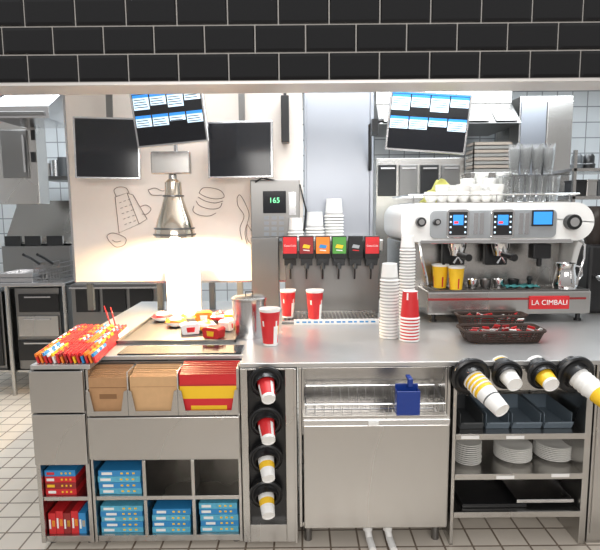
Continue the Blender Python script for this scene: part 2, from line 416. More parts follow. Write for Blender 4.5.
# unit E
g0,g1=xf(452),xf(590)
ce=thing('shelf_cabinet','open stainless shelf cabinet holding cup tubes, bins, saucers and trays','cabinet',((g0+g1)/2,2.6,0))
def zE(v): return zf(v,520)
m=MB(); m.box(g0,g0+.016,2.302,2.9,0.0,ZC); m.box(g1-.03,g1,2.30,2.9,0.0,ZC); m.box(g0+.016,g1-.03,2.885,2.895,.12,ZC); m.build('side_frame',STEEL,ce,bev=.002)
shE=[zE(434),zE(474),zE(512)]
for z in shE:
    m=MB(); m.box(g0+.016,g1-.03,2.31,2.885,z-.012,z); m.box(g0+.016,g1-.03,2.298,2.31,z-.026,z+.002); m.build('shelf',STEEL,ce,bev=.001)
m=MB(); m.box(g0+.016,g1-.03,2.50,2.51,zE(405),ZC); m.box(g0+.016,g1-.03,2.295,2.33,ZC-.012,ZC); m.build('tube_backplate',STEEL,ce)
for u,v in((470,436),(505,476),(560,474),(515,436)):
    x0,x1,z0,z1=rect(u-9,v-1.3,u+9,v+1.8,2.3); m=MB(); m.box(x0,x1,2.2955,2.298,z0-.004,z1-.004); m.build('shelf_label',PAPERW,ce)
dO=(.34,-.80,-.40)
tubes=[(472,378,.090,.054,dO),(508,376,.070,.048,(.10,-.9,-.30)),(544,376,.070,.048,(.10,-.9,-.33)),(577,376,.090,.054,dO)]
protoW=cup('paper_cup',.046,.034,.13,[PAPERW,YEL,DGREY],[(.1,0),(.5,0),(.55,2),(.85,0),(.97,1)],None,'x',lip=.003)
protoY=cup('paper_cup',.046,.034,.13,[PAPERW,YEL],[(.1,0),(.25,1),(.7,1),(.93,0)],None,'x',lip=.003)
fl={'W':[protoW],'Y':[protoY]}
tl=[('W',6,'white and yellow paper cup nested in the leftmost angled tube of the shelf cabinet'),('W',2,'white paper cup poking from the second tube of the shelf cabinet'),('Y',2,'yellow paper cup poking from the third tube of the shelf cabinet'),('Y',6,'yellow paper cup nested in the rightmost angled tube of the shelf cabinet')]
for (u,v,ro,ri,d),(kk,n,lab) in zip(tubes,tl):
    d=Vector(d).normalized(); c=W(u,v,2.255); holder(ce,c,d,ro,ri)
    src=protoW if kk=='W' else protoY
    for k in range(n):
        pos=c+d*((.205 if n==6 else .065)-k*.021)
        rot=dirrot(-d)
        if fl[kk]: o=fl[kk].pop(); o.location=pos; o.rotation_euler=rot; tag(o,lab,'paper cup','cups in the shelf cabinet tubes')
        else: dup(src,pos,rot,lab,'cups in the shelf cabinet tubes')
m_names=['dark grey plastic bin, leftmost on the upper shelf','blue grey plastic bin beside the leftmost one on the upper shelf','blue grey plastic bin, third along the upper shelf','blue grey plastic bin, rightmost on the upper shelf']
bc=[DGREY,BGREY,BGREY,BGREY]
for i,(u0,u1) in enumerate(((460,483),(486,509),(512,541),(544,572))):
    x0,x1,_,_=rect(u0,410,u1,430,2.36); z=shE[0]+.001
    m=MB(); t=.003; h=.075
    m.box(x0,x1,2.36,2.62,z,z+t); m.box(x0,x0+t,2.36,2.62,z,z+h); m.box(x1-t,x1,2.36,2.62,z,z+h); m.box(x0,x1,2.615,2.62,z,z+h)
    m.prism([(2.34,z+h*.5),(2.344,z+h*.5),(2.364,z),(2.36,z)],x0,x1,'x'); m.box(x0+.01,x1-.01,2.338,2.345,z+h*.42,z+h*.52)
    tag(m.build('storage_bin',bc[i],None,((x0+x1)/2,2.49,z),.001),m_names[i],'bin','plastic bins on the upper shelf')
def plate(r):
    m=MB(); m.lathe([(0,.003),(r*.5,.002),(r*.55,0),(r*.6,.003),(r*.98,.014),(r,.017),(r*.97,.018),(r*.58,.007),(0,.006)],seg=32)
    return m.build('saucer',PORC,None,(0,0,0))
p1=plate(.066); p2=plate(.090); u1=[p1];u2=[p2]
for (u,Yp,n,src,fl_,lab,grp,pit) in((467,2.42,10,p1,u1,'small white saucer in the leftmost tall stack','saucers in the small stack',.0105),(512,2.46,8,p2,u2,'white saucer in the middle low stack','saucers in the middle stack',.009),(552,2.47,8,p2,u2,'white saucer in the rightmost low stack','saucers in the right stack',.009)):
    x=W(u,460,Yp).x
    for k in range(n):
        pos=(x+random.uniform(-.002,.002),Yp,shE[1]+.001+k*pit)
        if fl_: o=fl_.pop(); o.location=pos; tag(o,lab,'saucer',grp)
        else: o=dup(src,pos,None,lab,grp); o['category']='saucer'
for k,(u0,u1,lab) in enumerate(((459,520,'black serving tray lying on the lowest shelf, left one'),(512,566,'grey metal tray overlapping the black one on the lowest shelf'))):
    x0,x1,_,_=rect(u0,495,u1,505,2.4); z=shE[2]+.002+k*.022
    m=MB(); m.box(x0,x1,2.34,2.72,z,z+.004)
    m.box(x0,x1,2.335,2.343,z,z+.018); m.box(x0,x1,2.717,2.725,z,z+.018); m.box(x0-.004,x0+.004,2.335,2.725,z,z+.018); m.box(x1-.004,x1+.004,2.335,2.725,z,z+.018)
    tag(m.build('serving_tray',[BLACK,STEELB][k],None,((x0+x1)/2,2.53,z),.002),lab,'tray')
x0=xf(593); m=MB(); m.box(x0,x0+.10,2.31,2.9,.0,ZC); m.box(x0+.012,x0+.088,2.304,2.311,.05,ZC-.03)
tag(m.build('end_panel',STEEL,None,(x0,2.6,0),.002),'stainless end panel at the right edge of the counter','panel')
# ---------------------------------------------------------------- cartons
def carton(x0,x1,y0,y1,z0,z1,m1,m2,lab,grp):
    m=MB(); m.box(x0,x1,y0,y1,z0,z1); m.mi=1
    w=x1-x0;h=z1-z0
    q=random.random()*.1
    m.box(x0+w*(.05+q),x0+w*(.30+q),y0-.0006,y0,z0+h*.25,z1-h*.3); m.mi=2
    for q in (.52,.66,.80): m.box(x0+w*q,x0+w*(q+.06),y0-.0006,y0,z0+h*.35,z1-h*.35)
    return tag(m.build('carton_box',[m1,m2,YEL],None,((x0+x1)/2,(y0+y1)/2,z0),.0008),lab,'box',grp)
def bstack(c,base,n,h,lab,grp):
    l,r=cols[c]+.018,cols[c+1]-.016
    for k in range(n):
        j=random.uniform(0,.006); z0=base+.001+k*(h+.001)
        carton(l+j,r-.012+j,2.325+random.uniform(0,.008),2.52,z0,z0+h,BLUEP if k%2 else TEAL,PAPERW,lab,grp)
bstack(0,zs2,4,.029,'light blue printed carton on the upper shelf beside the red boxes','blue cartons on the upper shelf')
bstack(0,zb+.03,5,.027,'light blue printed carton in the lower left shelf bay','blue cartons in the lower left bay')
bstack(1,zb+.03,4,.029,'light blue printed carton in the lower middle shelf bay','blue cartons in the lower middle bay')
bstack(2,zb+.03,5,.029,'light blue printed carton in the lower right shelf bay','blue cartons in the lower right bay')
for k in range(4):
    z0=zs_up+.001+k*.031
    carton(a0+.025,a0+.17,2.325,2.50,z0,z0+.030,[RED,DRED,RED,BLUEP][k],[PAPERW,YEL,PAPERW,RED][k],['red carton at the bottom of the narrow cabinet upper shelf pile','dark red carton second from bottom in the narrow cabinet upper pile','red carton under the blue one in the narrow cabinet upper pile','blue carton on top of the red pile in the narrow cabinet'][k],'cartons on the narrow cabinet upper shelf')
for k in range(5):
    x=a0+.028+k*.036
    carton(x,x+.034,2.325,2.48,zb+.031,zb+.031+(.115 if k%2 else .105),[RED,RED,DRED,RED,BLUEP][k],PAPERW,['red upright carton at the left end of the bottom shelf row','red upright carton second in the bottom shelf row','dark red upright carton in the middle of the bottom shelf row','red upright carton beside the blue one in the bottom row','blue upright carton at the right end of the bottom shelf row'][k],'upright cartons on the narrow cabinet bottom shelf')
# ================================================================= ON THE WORKTOP
pal=[RED,ORG,RED,RED,PAPERW,RED,ORG,DRED,RED,YEL,RED,BLUEP]
for row in range(3):
    for k in range(15):
        P0=HP(37+k*4.1,365,ZT); P1=HP(80+k*3.4,333,ZT)
        d=(P1-P0)*.325; s0=P0+(P1-P0)*(row*.335+.01); s0.y+=.012
        ang=math.atan2(d.y,d.x); L=d.length
        h=random.uniform(.047,.053)
        m=MB(); m.M=Matrix.Translation((s0.x,s0.y,ZT+.001))@Euler((R(-16+random.uniform(-1.5,1.5)),0,ang+random.uniform(-.012,.012))).to_matrix().to_4x4()
        m.mi=0; m.box(0,L,-.0045,.0045,.002,h*.7); m.mi=1; m.box(0,L,-.0045,.0045,h*.7,h); m.mi=2; m.box(L*.3,L*.45,-.005,.005,h*.75,h*1.003); m.box(L*.65,L*.75,-.005,.005,h*.75,h*1.003)
        a,b,c=pal[(k+row)%12],pal[(k*5+row*3+1)%12],pal[(k*7+2+row)%12]
        tag(m.build('folded_carton',[a,b,c],None,(s0.x,s0.y,ZT)),'thin colourful folded carton in the bundle at the left worktop end','carton','bundle of thin folded cartons')
for i,(u,v) in enumerate(((112,330),(117,332))):
    p=HP(u,v,ZT+.001); m=MB(); m.tube([(p.x,p.y,ZT+.004),(p.x-.05+.01*i,p.y+.03,ZT+.14)],.0035,8)
    tag(m.build('drinking_straw',RED,None,(p.x,p.y,ZT)),['red straw leaning behind the carton bundle, left one','red straw leaning behind the carton bundle, right one'][i],'straw')
x0=HP(112,359,ZT).x; x1=HP(239,359,ZT).x
m=MB(); m.box(x0,x1,2.455,2.61,ZT+.001,ZT+.006)
tag(m.build('glass_plate',SCRB,None,((x0+x1)/2,2.53,ZT+.001),.002),'dark glass strip set on the worktop above the paper bags','plate')
q0=HP(118,343,ZT); q1=HP(236,343,ZT); 
wy0,wy1=2.66,3.28
m=MB(); wx0,wx1=q0.x,q1.x
m.box(wx0,wx1,wy0,wy1,ZT+.001,ZT+.006); m.box(wx0,wx1,wy0,wy0+.012,ZT+.006,ZT+.02); m.box(wx0,wx1,wy1-.012,wy1,ZT+.006,ZT+.02); m.box(wx0,wx0+.012,wy0,wy1,ZT+.006,ZT+.02); m.box(wx1-.012,wx1,wy0,wy1,ZT+.006,ZT+.02)
tag(m.build('warming_tray',STEELD,None,((wx0+wx1)/2,2.95,ZT+.001),.002),'dark steel warming tray under the heat lamp','tray')
packs=[(176,324,PAPERW,ORG,'white wrapped burger at the left of the food pile','b',0),(192,318,PAPERW,YEL,'white and yellow wrapped burger in the back of the food pile','b',0),
(206,328,YEL,PAPERW,'yellow wrapped burger in the middle of the food pile','b',0),(221,317,RED,PAPERW,'red wrapped burger at the back right of the food pile','b',0),
(190,331,PAPERW,RED,'white carton with red print at the front of the food pile','c',20),(214,335,RED,YEL,'red carton with yellow print at the front of the food pile','c',-25),
(229,327,PAPERW,RED,'white carton with red print beside the steel canister','c',60),(207,315,ORG,PAPERW,'orange carton standing at the back of the food pile','c',10),
(233,315,PAPERW,YEL,'white and yellow wrapped burger at the far right of the food pile','b',0),(165,317,PAPERW,RED,'white and red wrapped burger at the far left of the food pile','b',0)]
for u,v,a,b,lab,kd,an in packs:
    p=HP(u,v,ZT+.02); p.y=min(max(p.y,2.74),3.21)
    m=MB()
    if kd=='b':
        m.lathe([(0,0),(.038,0),(.056,.012),(.062,.030),(.050,.046),(.026,.053),(.012,.062),(0,.056)],seg=13,mats=[0,0,0,1,0,0,0],fm=lambda k,i:1 if (i*3+k)%5==0 else None)
        for vv in m.bm.verts:
            f=1+.10*math.sin(vv.co.x*170+vv.co.z*90+u)+.08*math.sin(vv.co.y*150+v); vv.co.x*=f; vv.co.y*=f
    else:
        m.prism([(-.045,0),(.045,0),(.054,.048),(.040,.058),(-.040,.058),(-.054,.048)],-.036,.036); m.mi=1; m.prism([(-.02,.012),(.02,.012),(.024,.040),(-.024,.040)],-.0375,.0375)
    m.bm.transform(Matrix.Translation((p.x,p.y,ZT+.008))@Matrix.Rotation(R(an),4,'Z'))
    tag(m.build('wrapped_burger' if kd=='b' else 'food_carton',[a,b],None,(p.x,p.y,ZT+.008),.002 if kd=='c' else 0),lab,'wrapped food','food under the heat lamp')
x0,x1,z0,z1=rect(167,258,201,312,3.44)
m=MB(); m.prism([(x0,ZT+.001),(x1,ZT+.001),(x1,z1-.02),(x1-.02,z1),(x0+.02,z1),(x0,z1-.02)],3.42,3.47)
m.box(x0-.02,x1+.02,3.38,3.48,ZT+.001,ZT+.006)
tag(m.build('steel_stand',WHITE,None,((x0+x1)/2,3.42,ZT),.003),'bright white upright stand lit by the heat lamp','stand')
p=HP(249,338,ZT); k=mpp(320,p.y); r=17*k; h=.20
cn=thing('steel_canister','round brushed steel canister with lid behind the front red cup','canister',(p.x,p.y+r*.6,ZT+.001))
L=cn.location
m=MB(); m.lathe([(0,0),(r,0),(r,h),(r-.004,h),(r-.004,.01),(0,.01)],L,seg=36); m.build('body',STEELB,cn)
m=MB(); m.lathe([(0,h+.001),(r*1.04,h+.001),(r*1.04,h+.014),(r*.9,h+.022),(0,h+.028)],L,seg=36); m.build('lid',STEEL,cn)
m=MB(); m.tube([(L.x-.02,L.y,L.z+h+.024),(L.x-.02,L.y,L.z+h+.045),(L.x+.02,L.y,L.z+h+.045),(L.x+.02,L.y,L.z+h+.024)],.004); m.build('lid_handle',BLACK,cn)
def cpatch(k,i):
    if k in(4,5) and i%14 in (9,10,11): return 0
    if k==5 and i%14 in (12,): return 2
    if k==6 and i%7==3: return 0
    return None
protoC=cup('paper_cup',.051,.036,.18,[PAPERW,RED,YEL,DRED],[(.06,0),(.3,1),(.55,1),(.7,1),(.94,1)],cpatch,'x')
pc=[protoC]
for u,v,s,lab in((270,346,1.04,'tall red and white paper cup in front of the steel canister'),(288,318,.95,'tall red paper cup standing left on the dispenser drip tray'),(315,321,1.02,'tall red paper cup standing centre on the dispenser drip tray')):
    tz=ZT+.001 if v>330 else ZT+.023
    p=HP(u,v,tz)
    if pc: o=pc.pop()
    else: o=dup(protoC,(0,0,0))
    o.location=(p.x,p.y+.03,tz); o.scale=(s,s,s); o.rotation_euler=(0,0,random.uniform(-.3,.3)); tag(o,lab,'paper cup')
# drink dispenser
DYf=3.42
x0,x1,z0,z1=rect(284,246,381,320,DYf)
dr=thing('drink_dispenser','stainless soda dispenser with six coloured valves behind the red cups','drink dispenser',((x0+x1)/2,3.5,ZT))
m=MB(); m.box(x0+.01,x1-.01,DYf+.02,3.69,ZT+.001,z1-.02); m.build('body',STEELD,dr,bev=.004)
m=MB(); ztp=W(330,240,DYf).z; m.box(x0-.01,x1+.01,DYf-.03,3.69,z1-.03,ztp); m.build('head',STEEL,dr,bev=.006)
px0,px1=W(282,322,3.2).x,W(380,322,3.2).x
m=MB(); m.box(px0,px1,3.12,DYf+.02,ZT+.001,ZT+.012)
m.build('drip_tray',STEELD,dr,bev=.002)
m=MB()
n=26
for i in range(n): x=px0+.01+(px1-px0-.02)*i/(n-1); m.box(x-.0035,x+.0035,3.13,DYf,ZT+.013,ZT+.02)
m.box(px0,px1,3.12,3.13,ZT+.013,ZT+.021); m.box(px0,px1,DYf,DYf+.01,ZT+.013,ZT+.021); m.build('drip_grill',STEEL,dr)
vc=[RED,DRED,ORG,GREEN,BLACK,RED]; 
for i in range(6):
    uc=290+i*16.4; a,b,c,d=rect(uc-7.3,236,uc+7.3,266,DYf-.1)
    m=MB(); m.box(a,b,DYf-.11,DYf-.03,c+(d-c)*.25,d); m.prism([(DYf-.11,c+(d-c)*.25),(DYf-.03,c+(d-c)*.25),(DYf-.03,c),(DYf-.07,c)],a+.008,b-.008,'x'); v_=m.build('valve',BLACK,dr,bev=.002)
    m=MB(); m.box(a+.004,b-.004,DYf-.114,DYf-.1105,c+(d-c)*.42,d-.006); lb=m.build('flavour_label',vc[i],v_)
    m=MB(); xm=(a+b)/2
    if i in(0,5): text('Coca-Cola',.017,(xm,DYf-.115,c+(d-c)*.68),PAPERW,v_)
    else:
        zz=c+(d-c)*.66; m.prism([(xm-.026,zz-.008),(xm+.018,zz-.014),(xm+.026,zz+.006),(xm-.016,zz+.014)],DYf-.1155,DYf-.1145); m.mi=1; m.prism([(xm-.02,zz-.026),(xm+.02,zz-.03),(xm+.02,zz-.024),(xm-.02,zz-.02)],DYf-.1155,DYf-.1145)
        m.build('label_print',[[PAPERW,YEL],[YEL,PAPERW],[BLUEP,PAPERW],[YEL,PAPERW],[LGREY,RED],[PAPERW,RED]][i],v_)
    m=MB(); m.cyl((xm,DYf-.07,c-.02),(xm,DYf-.07,c+.02),.016); m.build('nozzle',DGREY,v_)
    m=MB(); m.tube([(xm,DYf-.05,c),(xm,DYf-.055,c-.05),(xm,DYf-.04,c-.09)],.006); m.build('lever',BLACK,v_)
x0,x1,z0,z1=rect(294,322,379,329,3.10)
m=MB(); m.box(x0,x1,3.09,3.1,ZT+.001,ZT+.034); m.mi=1
for i in range(14): xx=x0+.015+i*(x1-x0-.03)/14; m.box(xx,xx+.018+.008*(i%2),3.0885,3.09,ZT+.013,ZT+.022)
tag(m.build('label_strip',[PAPERW,BLUEP],None,((x0+x1)/2,3.095,ZT)),'narrow white label strip along the front of the drip tray','label')
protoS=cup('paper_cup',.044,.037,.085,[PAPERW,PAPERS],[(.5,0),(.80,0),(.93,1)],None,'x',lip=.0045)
ps=[protoS]
def istack(x,y,z,n,pitch,lab,grp,s=1.0,src=protoS,first=ps,h=.089):
    for k in range(n):
        if first: o=first.pop()
        else: o=dup(src,(0,0,0))
        o.location=(x,y,z+h*s+k*pitch); o.rotation_euler=(math.pi,0,k*.7); o.scale=(s,s,s)
        tag(o,lab,'paper cup',grp)
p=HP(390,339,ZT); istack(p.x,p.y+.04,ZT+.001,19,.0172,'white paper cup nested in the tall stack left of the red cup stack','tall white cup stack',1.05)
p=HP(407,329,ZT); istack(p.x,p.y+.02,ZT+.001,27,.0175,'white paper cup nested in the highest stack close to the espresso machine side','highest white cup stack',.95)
protoT=cup('paper_cup',.049,.039,.14,[PAPERW,RED,YEL],[(.04,1),(.3,1),(.55,1),(.78,1),(.96,1)],lambda k,i:0 if (k==4 and i%7==2) else None,'x',lip=.004)
pt=[protoT]
p=HP(411,342,ZT)
for k in range(8):
    o=pt.pop() if pt else dup(protoT,(0,0,0))
    o.location=(p.x,p.y+.04,ZT+.145+k*.017); o.rotation_euler=(math.pi,0,k*.9); tag(o,'red and white paper cup in the short upside down stack beside the basket','paper cup','red cup stack')
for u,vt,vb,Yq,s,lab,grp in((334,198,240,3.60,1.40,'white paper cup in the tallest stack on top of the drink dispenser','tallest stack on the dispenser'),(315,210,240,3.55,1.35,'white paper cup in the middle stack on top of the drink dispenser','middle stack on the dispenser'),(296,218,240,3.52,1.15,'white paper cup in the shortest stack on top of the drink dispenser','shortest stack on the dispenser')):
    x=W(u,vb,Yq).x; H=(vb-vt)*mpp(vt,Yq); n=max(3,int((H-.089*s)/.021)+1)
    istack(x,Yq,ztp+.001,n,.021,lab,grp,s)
# keypad machine
x0,x1,z0,z1=rect(252,180,300,300,3.60)
km=thing('hot_drink_machine','dark steel hot drink machine with keypad and green digits left of the dispenser','machine',((x0+x1)/2,3.58,ZT))
xr=W(282,260,3.55).x
m=MB(); m.box(x0,x1,3.56,3.61,ZT+.51,z1); m.box(x0,xr-.02,3.50,3.61,ZT+.001,ZT+.51); m.build('body',STEELD,km,bev=.004)
a,b,c,d=rect(263,191,286,213,3.55); m=MB(); m.box(a,b,3.545,3.559,c,d); m.build('display',SCRB,km)
text('165',.05,((a+b)/2,3.543,(c+d)/2+.01),SCRG,km)
m=MB()
for i in range(3):
    for j in range(5):
        a,b,c,d=rect(264+i*7.5,216+j*5.5,269+i*7.5,219.5+j*5.5,3.55); m.box(a,b,3.552,3.559,c,d)
m.build('keypad',GREY,km)
a,b,c,d=rect(289,192,296,215,3.55); m=MB(); m.box(a,b,3.552,3.559,c,d); m.build('indicator_strip',STEELB,km)
m=MB(); m.tube([W(255,182,3.55),W(262,178,3.55),W(300,185,3.6),W(306,210,3.62),W(303,240,3.62)],.006); m.build('hose',BLACK,km)
def basket(name,u,v,w,dp,h,lab,rings):
    p=HP(u,v,ZT); cx,cy=p.x,p.y+dp/2
    b=thing(name,lab,'basket',(cx,cy,ZT+.001))
    def loop(z,s):
        pts=[]
        for i in range(48):
            t=2*math.pi*i/48; c,s_=math.cos(t),math.sin(t)
            e=.32
            pts.append((cx+w/2*s*math.copysign(abs(c)**e,c),cy+dp/2*s*math.copysign(abs(s_)**e,s_),ZT+z))
        return pts
    m=MB()
    for i in range(rings): m.tube(loop(.007+h*i/rings,.86+.12*i/rings),.0048,6,True)
    for i in range(48):
        A=loop(.005,.86)[i]; B=loop(h,.99)[i]; m.tube([A,B],.004,5)
    A=[m.v(q) for q in loop(.006,.86)]; m.f(A)
    m.build('weave',WICK,b)
    m=MB(); m.tube(loop(h,1.0),.008,8,True); m.build('rim',WICK,b)
    return b,cx,cy
for (u,v,w,dp,h,lab,tagw,nn) in((507,344,.42,.19,.06,'dark brown woven basket, front one before the espresso machine','front',16),(494,328,.40,.12,.07,'dark brown woven basket, rear one under the espresso machine front','rear',12)):
    b_,cx,cy=basket('woven_basket',u,v,w,dp,h,lab,5)
    for i in range(nn):
        x=cx-w*.38+w*.76*i/(nn-1); y=cy+random.uniform(-.2,.2)*dp
        m=MB(); m.M=Matrix.Translation((x,y,ZT+.014))@Euler((R(random.uniform(15,60)),R(random.uniform(-25,25)),R(random.uniform(-50,50)))).to_matrix().to_4x4()
        m.box(-.018,.018,-.002,.002,0,.070); m.mi=1; m.box(-.018,.018,-.0025,.0025,.048,.056)
        tag(m.build('sugar_sachet',[[RED,DRED,RED,PAPERW][i%4],[PAPERW,RED][i%4==3]],None,(x,y,ZT+.012)),'red and white sachet lying in the '+tagw+' woven basket','sachet','sachets in the '+tagw+' basket')
# ================================================================= ESPRESSO MACHINE
EY=3.14
def er(u0,v0,u1,v1,Y=EY): return rect(u0,v0,u1,v1,Y)
x0,x1,_,_=er(399,250,588,300)
xb0=er(426,300,590,310)[0]; xb1=er(424,300,588,310)[1]
em=thing('espresso_machine','large white and steel espresso machine on the right of the worktop','espresso machine',((x0+x1)/2,3.4,ZT))
zt0=W(490,203,EY).z; zt1=W(490,241,EY).z; zbt=W(500,290,EY).z
m=MB(); m.prism(rrect(x0,x1,zt1,zt0,(.07,.11,.12,.08),8),EY-.035,3.72); m.build('upper_body',WHITE,em,bev=.018)
m=MB(); m.prism([(x0+.10,zt1-.012),(x1-.12,zt1-.012),(x1-.14,zt1+.012),(x0+.12,zt1+.012)],EY-.045,EY+.05); m.build('chrome_lip',CHROME,em,bev=.003)
for s,xx in((0,x0+.02),(1,x1-.06)):
    pk=[(EY+.02,zt1-.001),(3.70,zt1-.001),(3.70,ZT+.05),(EY+.20,ZT+.05),(EY+.14,zbt+.03),(EY+.06,zt1-.06)]
    m=MB(); m.prism(pk,xx,xx+.04,'x'); m.build('side_cheek',WHITE if s else STEEL,em,bev=.008)
m=MB(); m.box(x0+.07,x1-.07,EY+.22,3.69,ZT+.05,zt1-.001); m.build('splash_back',STEEL,em,bev=.004)
m=MB(); m.box(xb0,xb1,EY-.03,3.68,ZT+.05,zbt-.004); m.build('base',STEEL,em,bev=.01)
m=MB()
for i in range(34): x=xb0+.02+(xb1-xb0-.04)*i/33; m.box(x-.003,x+.003,EY-.02,EY+.17,zbt-.004,zbt+.004)
m.box(xb0+.01,xb1-.01,EY-.028,EY-.018,zbt-.004,zbt+.005); m.build('drip_grate',STEELD,em)
for xx in(xb0+.05,xb1-.05,(xb0+xb1)/2):
    m=MB(); m.lathe([(0,0),(.022,0),(.022,.012),(.014,.014),(.014,.05),(0,.05)],(xx,EY+.02,ZT+.001)); m.build('foot',BLACK,em)
a,b,c,d=er(529,296,569,309,EY-.035); m=MB(); m.box(a,b,EY-.04,EY-.031,c,d); m.build('badge',RED,em,bev=.002)
text('LA CIMBALI',.043,((a+b)/2,EY-.0415,(c+d)/2),PAPERW,em)
m=MB(); a,b,c,d=er(428,298,586,300,EY-.035); m.box(a,b,EY-.036,EY-.031,c,d); m.build('base_stripe',DRED,em)
FY=EY-.037
a,b,c,d=er(430,210,556,238,FY); m=MB(); m.prism(rrect(a,b,c,d,(.03,.03,.03,.03)),FY-.008,FY+.01); m.build('fascia',LGREY,em,bev=.003)
for u0,u1 in((446,469),(490,514)):
    a,b,c,d=er(u0,209,u1,238,FY-.01); m=MB(); m.prism(rrect(a,b,c,d,(.025,.025,.025,.025)),FY-.022,FY-.0085); fr=m.build('control_display',CHROME,em,bev=.003)
    w=b-a;h=d-c
    m=MB(); m.box(a+w*.1,b-w*.1,FY-.0235,FY-.0222,c+h*.1,d-h*.1); m.build('display_glass',BLACK,fr)
    m=MB()
    m.mi=0; m.box(a+w*.28,b-w*.28,FY-.025,FY-.0236,c+h*.45,d-h*.2)
    m.mi=1
    for i in(0,1):
        for j in range(4): xx=a+w*(.14+.64*i); m.box(xx,xx+w*.07,FY-.025,FY-.0236,c+h*(.17+j*.18),c+h*(.23+j*.18))
    m.mi=2; m.box(a+w*.32,a+w*.5,FY-.0255,FY-.025,c+h*.5,c+h*.58)
    m.build('display_icons',[SCRU,SCRW,SCRR],fr)
a,b,c,d=er(531,210,552,226,FY); m=MB(); m.box(a,b,FY-.018,FY-.0085,c,d); s_=m.build('touch_screen',BLACK,em,bev=.002)
m=MB(); m.box(a+.008,b-.008,FY-.0195,FY-.0182,c+.01,d-.01); m.build('screen_image',SCRU,s_)
for u,r in((421,.028),(437,.020),(573,.045)):
    p=W(u,222,FY-.03); m=MB(); m.cyl((p.x,FY-.05,p.z),(p.x,FY+.0,p.z),r,20); kb=m.build('steam_knob',BLACK,em,bev=.003); m=MB(); m.cyl((p.x,FY-.053,p.z),(p.x,FY-.0505,p.z),r*.6,20); m.build('knob_cap',CHROME,kb)
for u in(475,481,520,526):
    a,b,c,d=er(u-2,213,u+2,234,FY); m=MB(); m.box(a,b,FY-.016,FY-.0085,c,d); m.build('button_strip',STEELB,em)
for u in(459,503):
    p=W(u,247,EY+.02); m=MB(); m.lathe([(0,.05),(.055,.05),(.055,.0),(.046,-.03),(.040,-.055),(0,-.055)],(p.x,EY+.06,p.z)); gh=m.build('group_head',CHROME,em)
    m=MB(); m.cyl((p.x,EY+.03,p.z-.045),(p.x+.02,EY-.11,p.z-.055),.016,12,.022); m.build('portafilter_handle',BLACK,gh)
    m=MB(); m.tube([(p.x-.025,EY+.04,p.z-.10),(p.x,EY+.04,p.z-.06),(p.x+.025,EY+.04,p.z-.10)],.008); m.build('spout',CHROME,gh)
    m=MB(); m.box(p.x-.07,p.x+.07,EY+.12,EY+.17,p.z-.12,p.z+.02); m.build('group_housing',BLACK,gh,bev=.006)
p=W(541,252,EY); m=MB(); m.box(p.x-.055,p.x+.055,EY-.02,EY+.06,p.z-.04,p.z+.05); m.cyl((p.x,EY+.02,p.z-.09),(p.x,EY+.02,p.z-.03),.016); m.build('milk_module',BLACK,em,bev=.008)
for u,q in((419,-1),(583,1)):
    p=W(u,241,EY-.03); x=p.x
    m=MB(); m.tube([(x,EY+.02,p.z+.01),(x,EY-.05,p.z-.02),(x-q*.01,EY-.07,p.z-.10),(x-q*.04,EY-.07,p.z-.22),(x-q*.045,EY-.07,p.z-.26)],.008); m.build('steam_wand',CHROME,em)
m=MB(); rz=zt0+.05
m.tube([(x0+.05,EY,rz),(x1-.08,EY,rz),(x1-.08,3.68,rz),(x0+.05,3.68,rz)],.005,8,True)
for xx in(x0+.08,(x0+x1)/2,x1-.14): m.tube([(xx,EY,zt0-.002),(xx,EY,rz)],.004)
m.build('cup_rail',CHROME,em)
m=MB(); m.box(x0+.09,x1-.13,EY+.01,3.68,zt0,zt0+.006); m.build('cup_tray',STEEL,em)
m=MB(); m.lathe([(0,.004),(.022,.004),(.024,0),(.026,.004),(.040,.03),(.043,.062),(.041,.063),(.038,.032),(.02,.009),(0,.008)],seg=24)
pcup=m.build('coffee_cup',PORC,None,(0,0,0)); m=MB(); m.tube([(.041,0,.05),(.062,0,.05),(.064,0,.03),(.038,0,.02)],.004,6); m.build('handle',PORC,pcup); tag(pcup,'white porcelain coffee cup on top of the espresso machine','coffee cup','coffee cups on the machine')
pq=[pcup]; zc=zt0+.007
for row,y in enumerate((3.20,3.31,3.42)):
    for i in range(7):
        x=W(430+i*11.0+row*3,205,y).x
        if row==2 and i<3: continue
        if row==1 and i<1: continue
        lv_=[[1,2,1,2,2,1,2,1],[1,2,2,3,2,3,2,3],[0,0,0,3,4,3,4,3]][row][i]
        for lv in range(lv_):
            o=pq.pop() if pq else dup(pcup,(0,0,0))
            o.location=(x+random.uniform(-.008,.008),y+random.uniform(-.006,.006),zc+lv*.042); o.rotation_euler=(0,0,random.uniform(-1,3)); 
GH=.155
m=MB(); m.lathe([(0,.0),(.024,0),(.030,.06),(.036,GH),(.0345,GH),(.0285,.06),(.022,.012),(0,.012)],seg=20)
pg=m.build('drinking_glass',GLASS,None,(0,0,0)); tag(pg,'clear tall glass among those stacked on the espresso machine','glass','glasses on the machine'); pgq=[pg]
for tier in range(2):
    for row,y in enumerate((3.22,3.31,3.40)):
        for i in range(5 if tier==0 else 4):
            x=W(508+i*11.4+(5 if tier else 0),190,y).x
            for nest in range(2 if tier else 1):
                o=pgq.pop() if pgq else dup(pg,(0,0,0))
                o.location=(x,y,zc+tier*(GH+.006)+nest*.03)
m=MB(); xx0,xx1,_,_=er(500,180,562,190,3.27); m.box(xx0,xx1,3.17,3.46,zc+GH+.001,zc+GH+.005); tag(m.build('glass_shelf',GLASS,None,((xx0+xx1)/2,3.27,zc+GH+.001)),'clear divider between the two tiers of glasses','shelf')
p=W(444,190,3.50); m=MB(); nx=26; ny=14
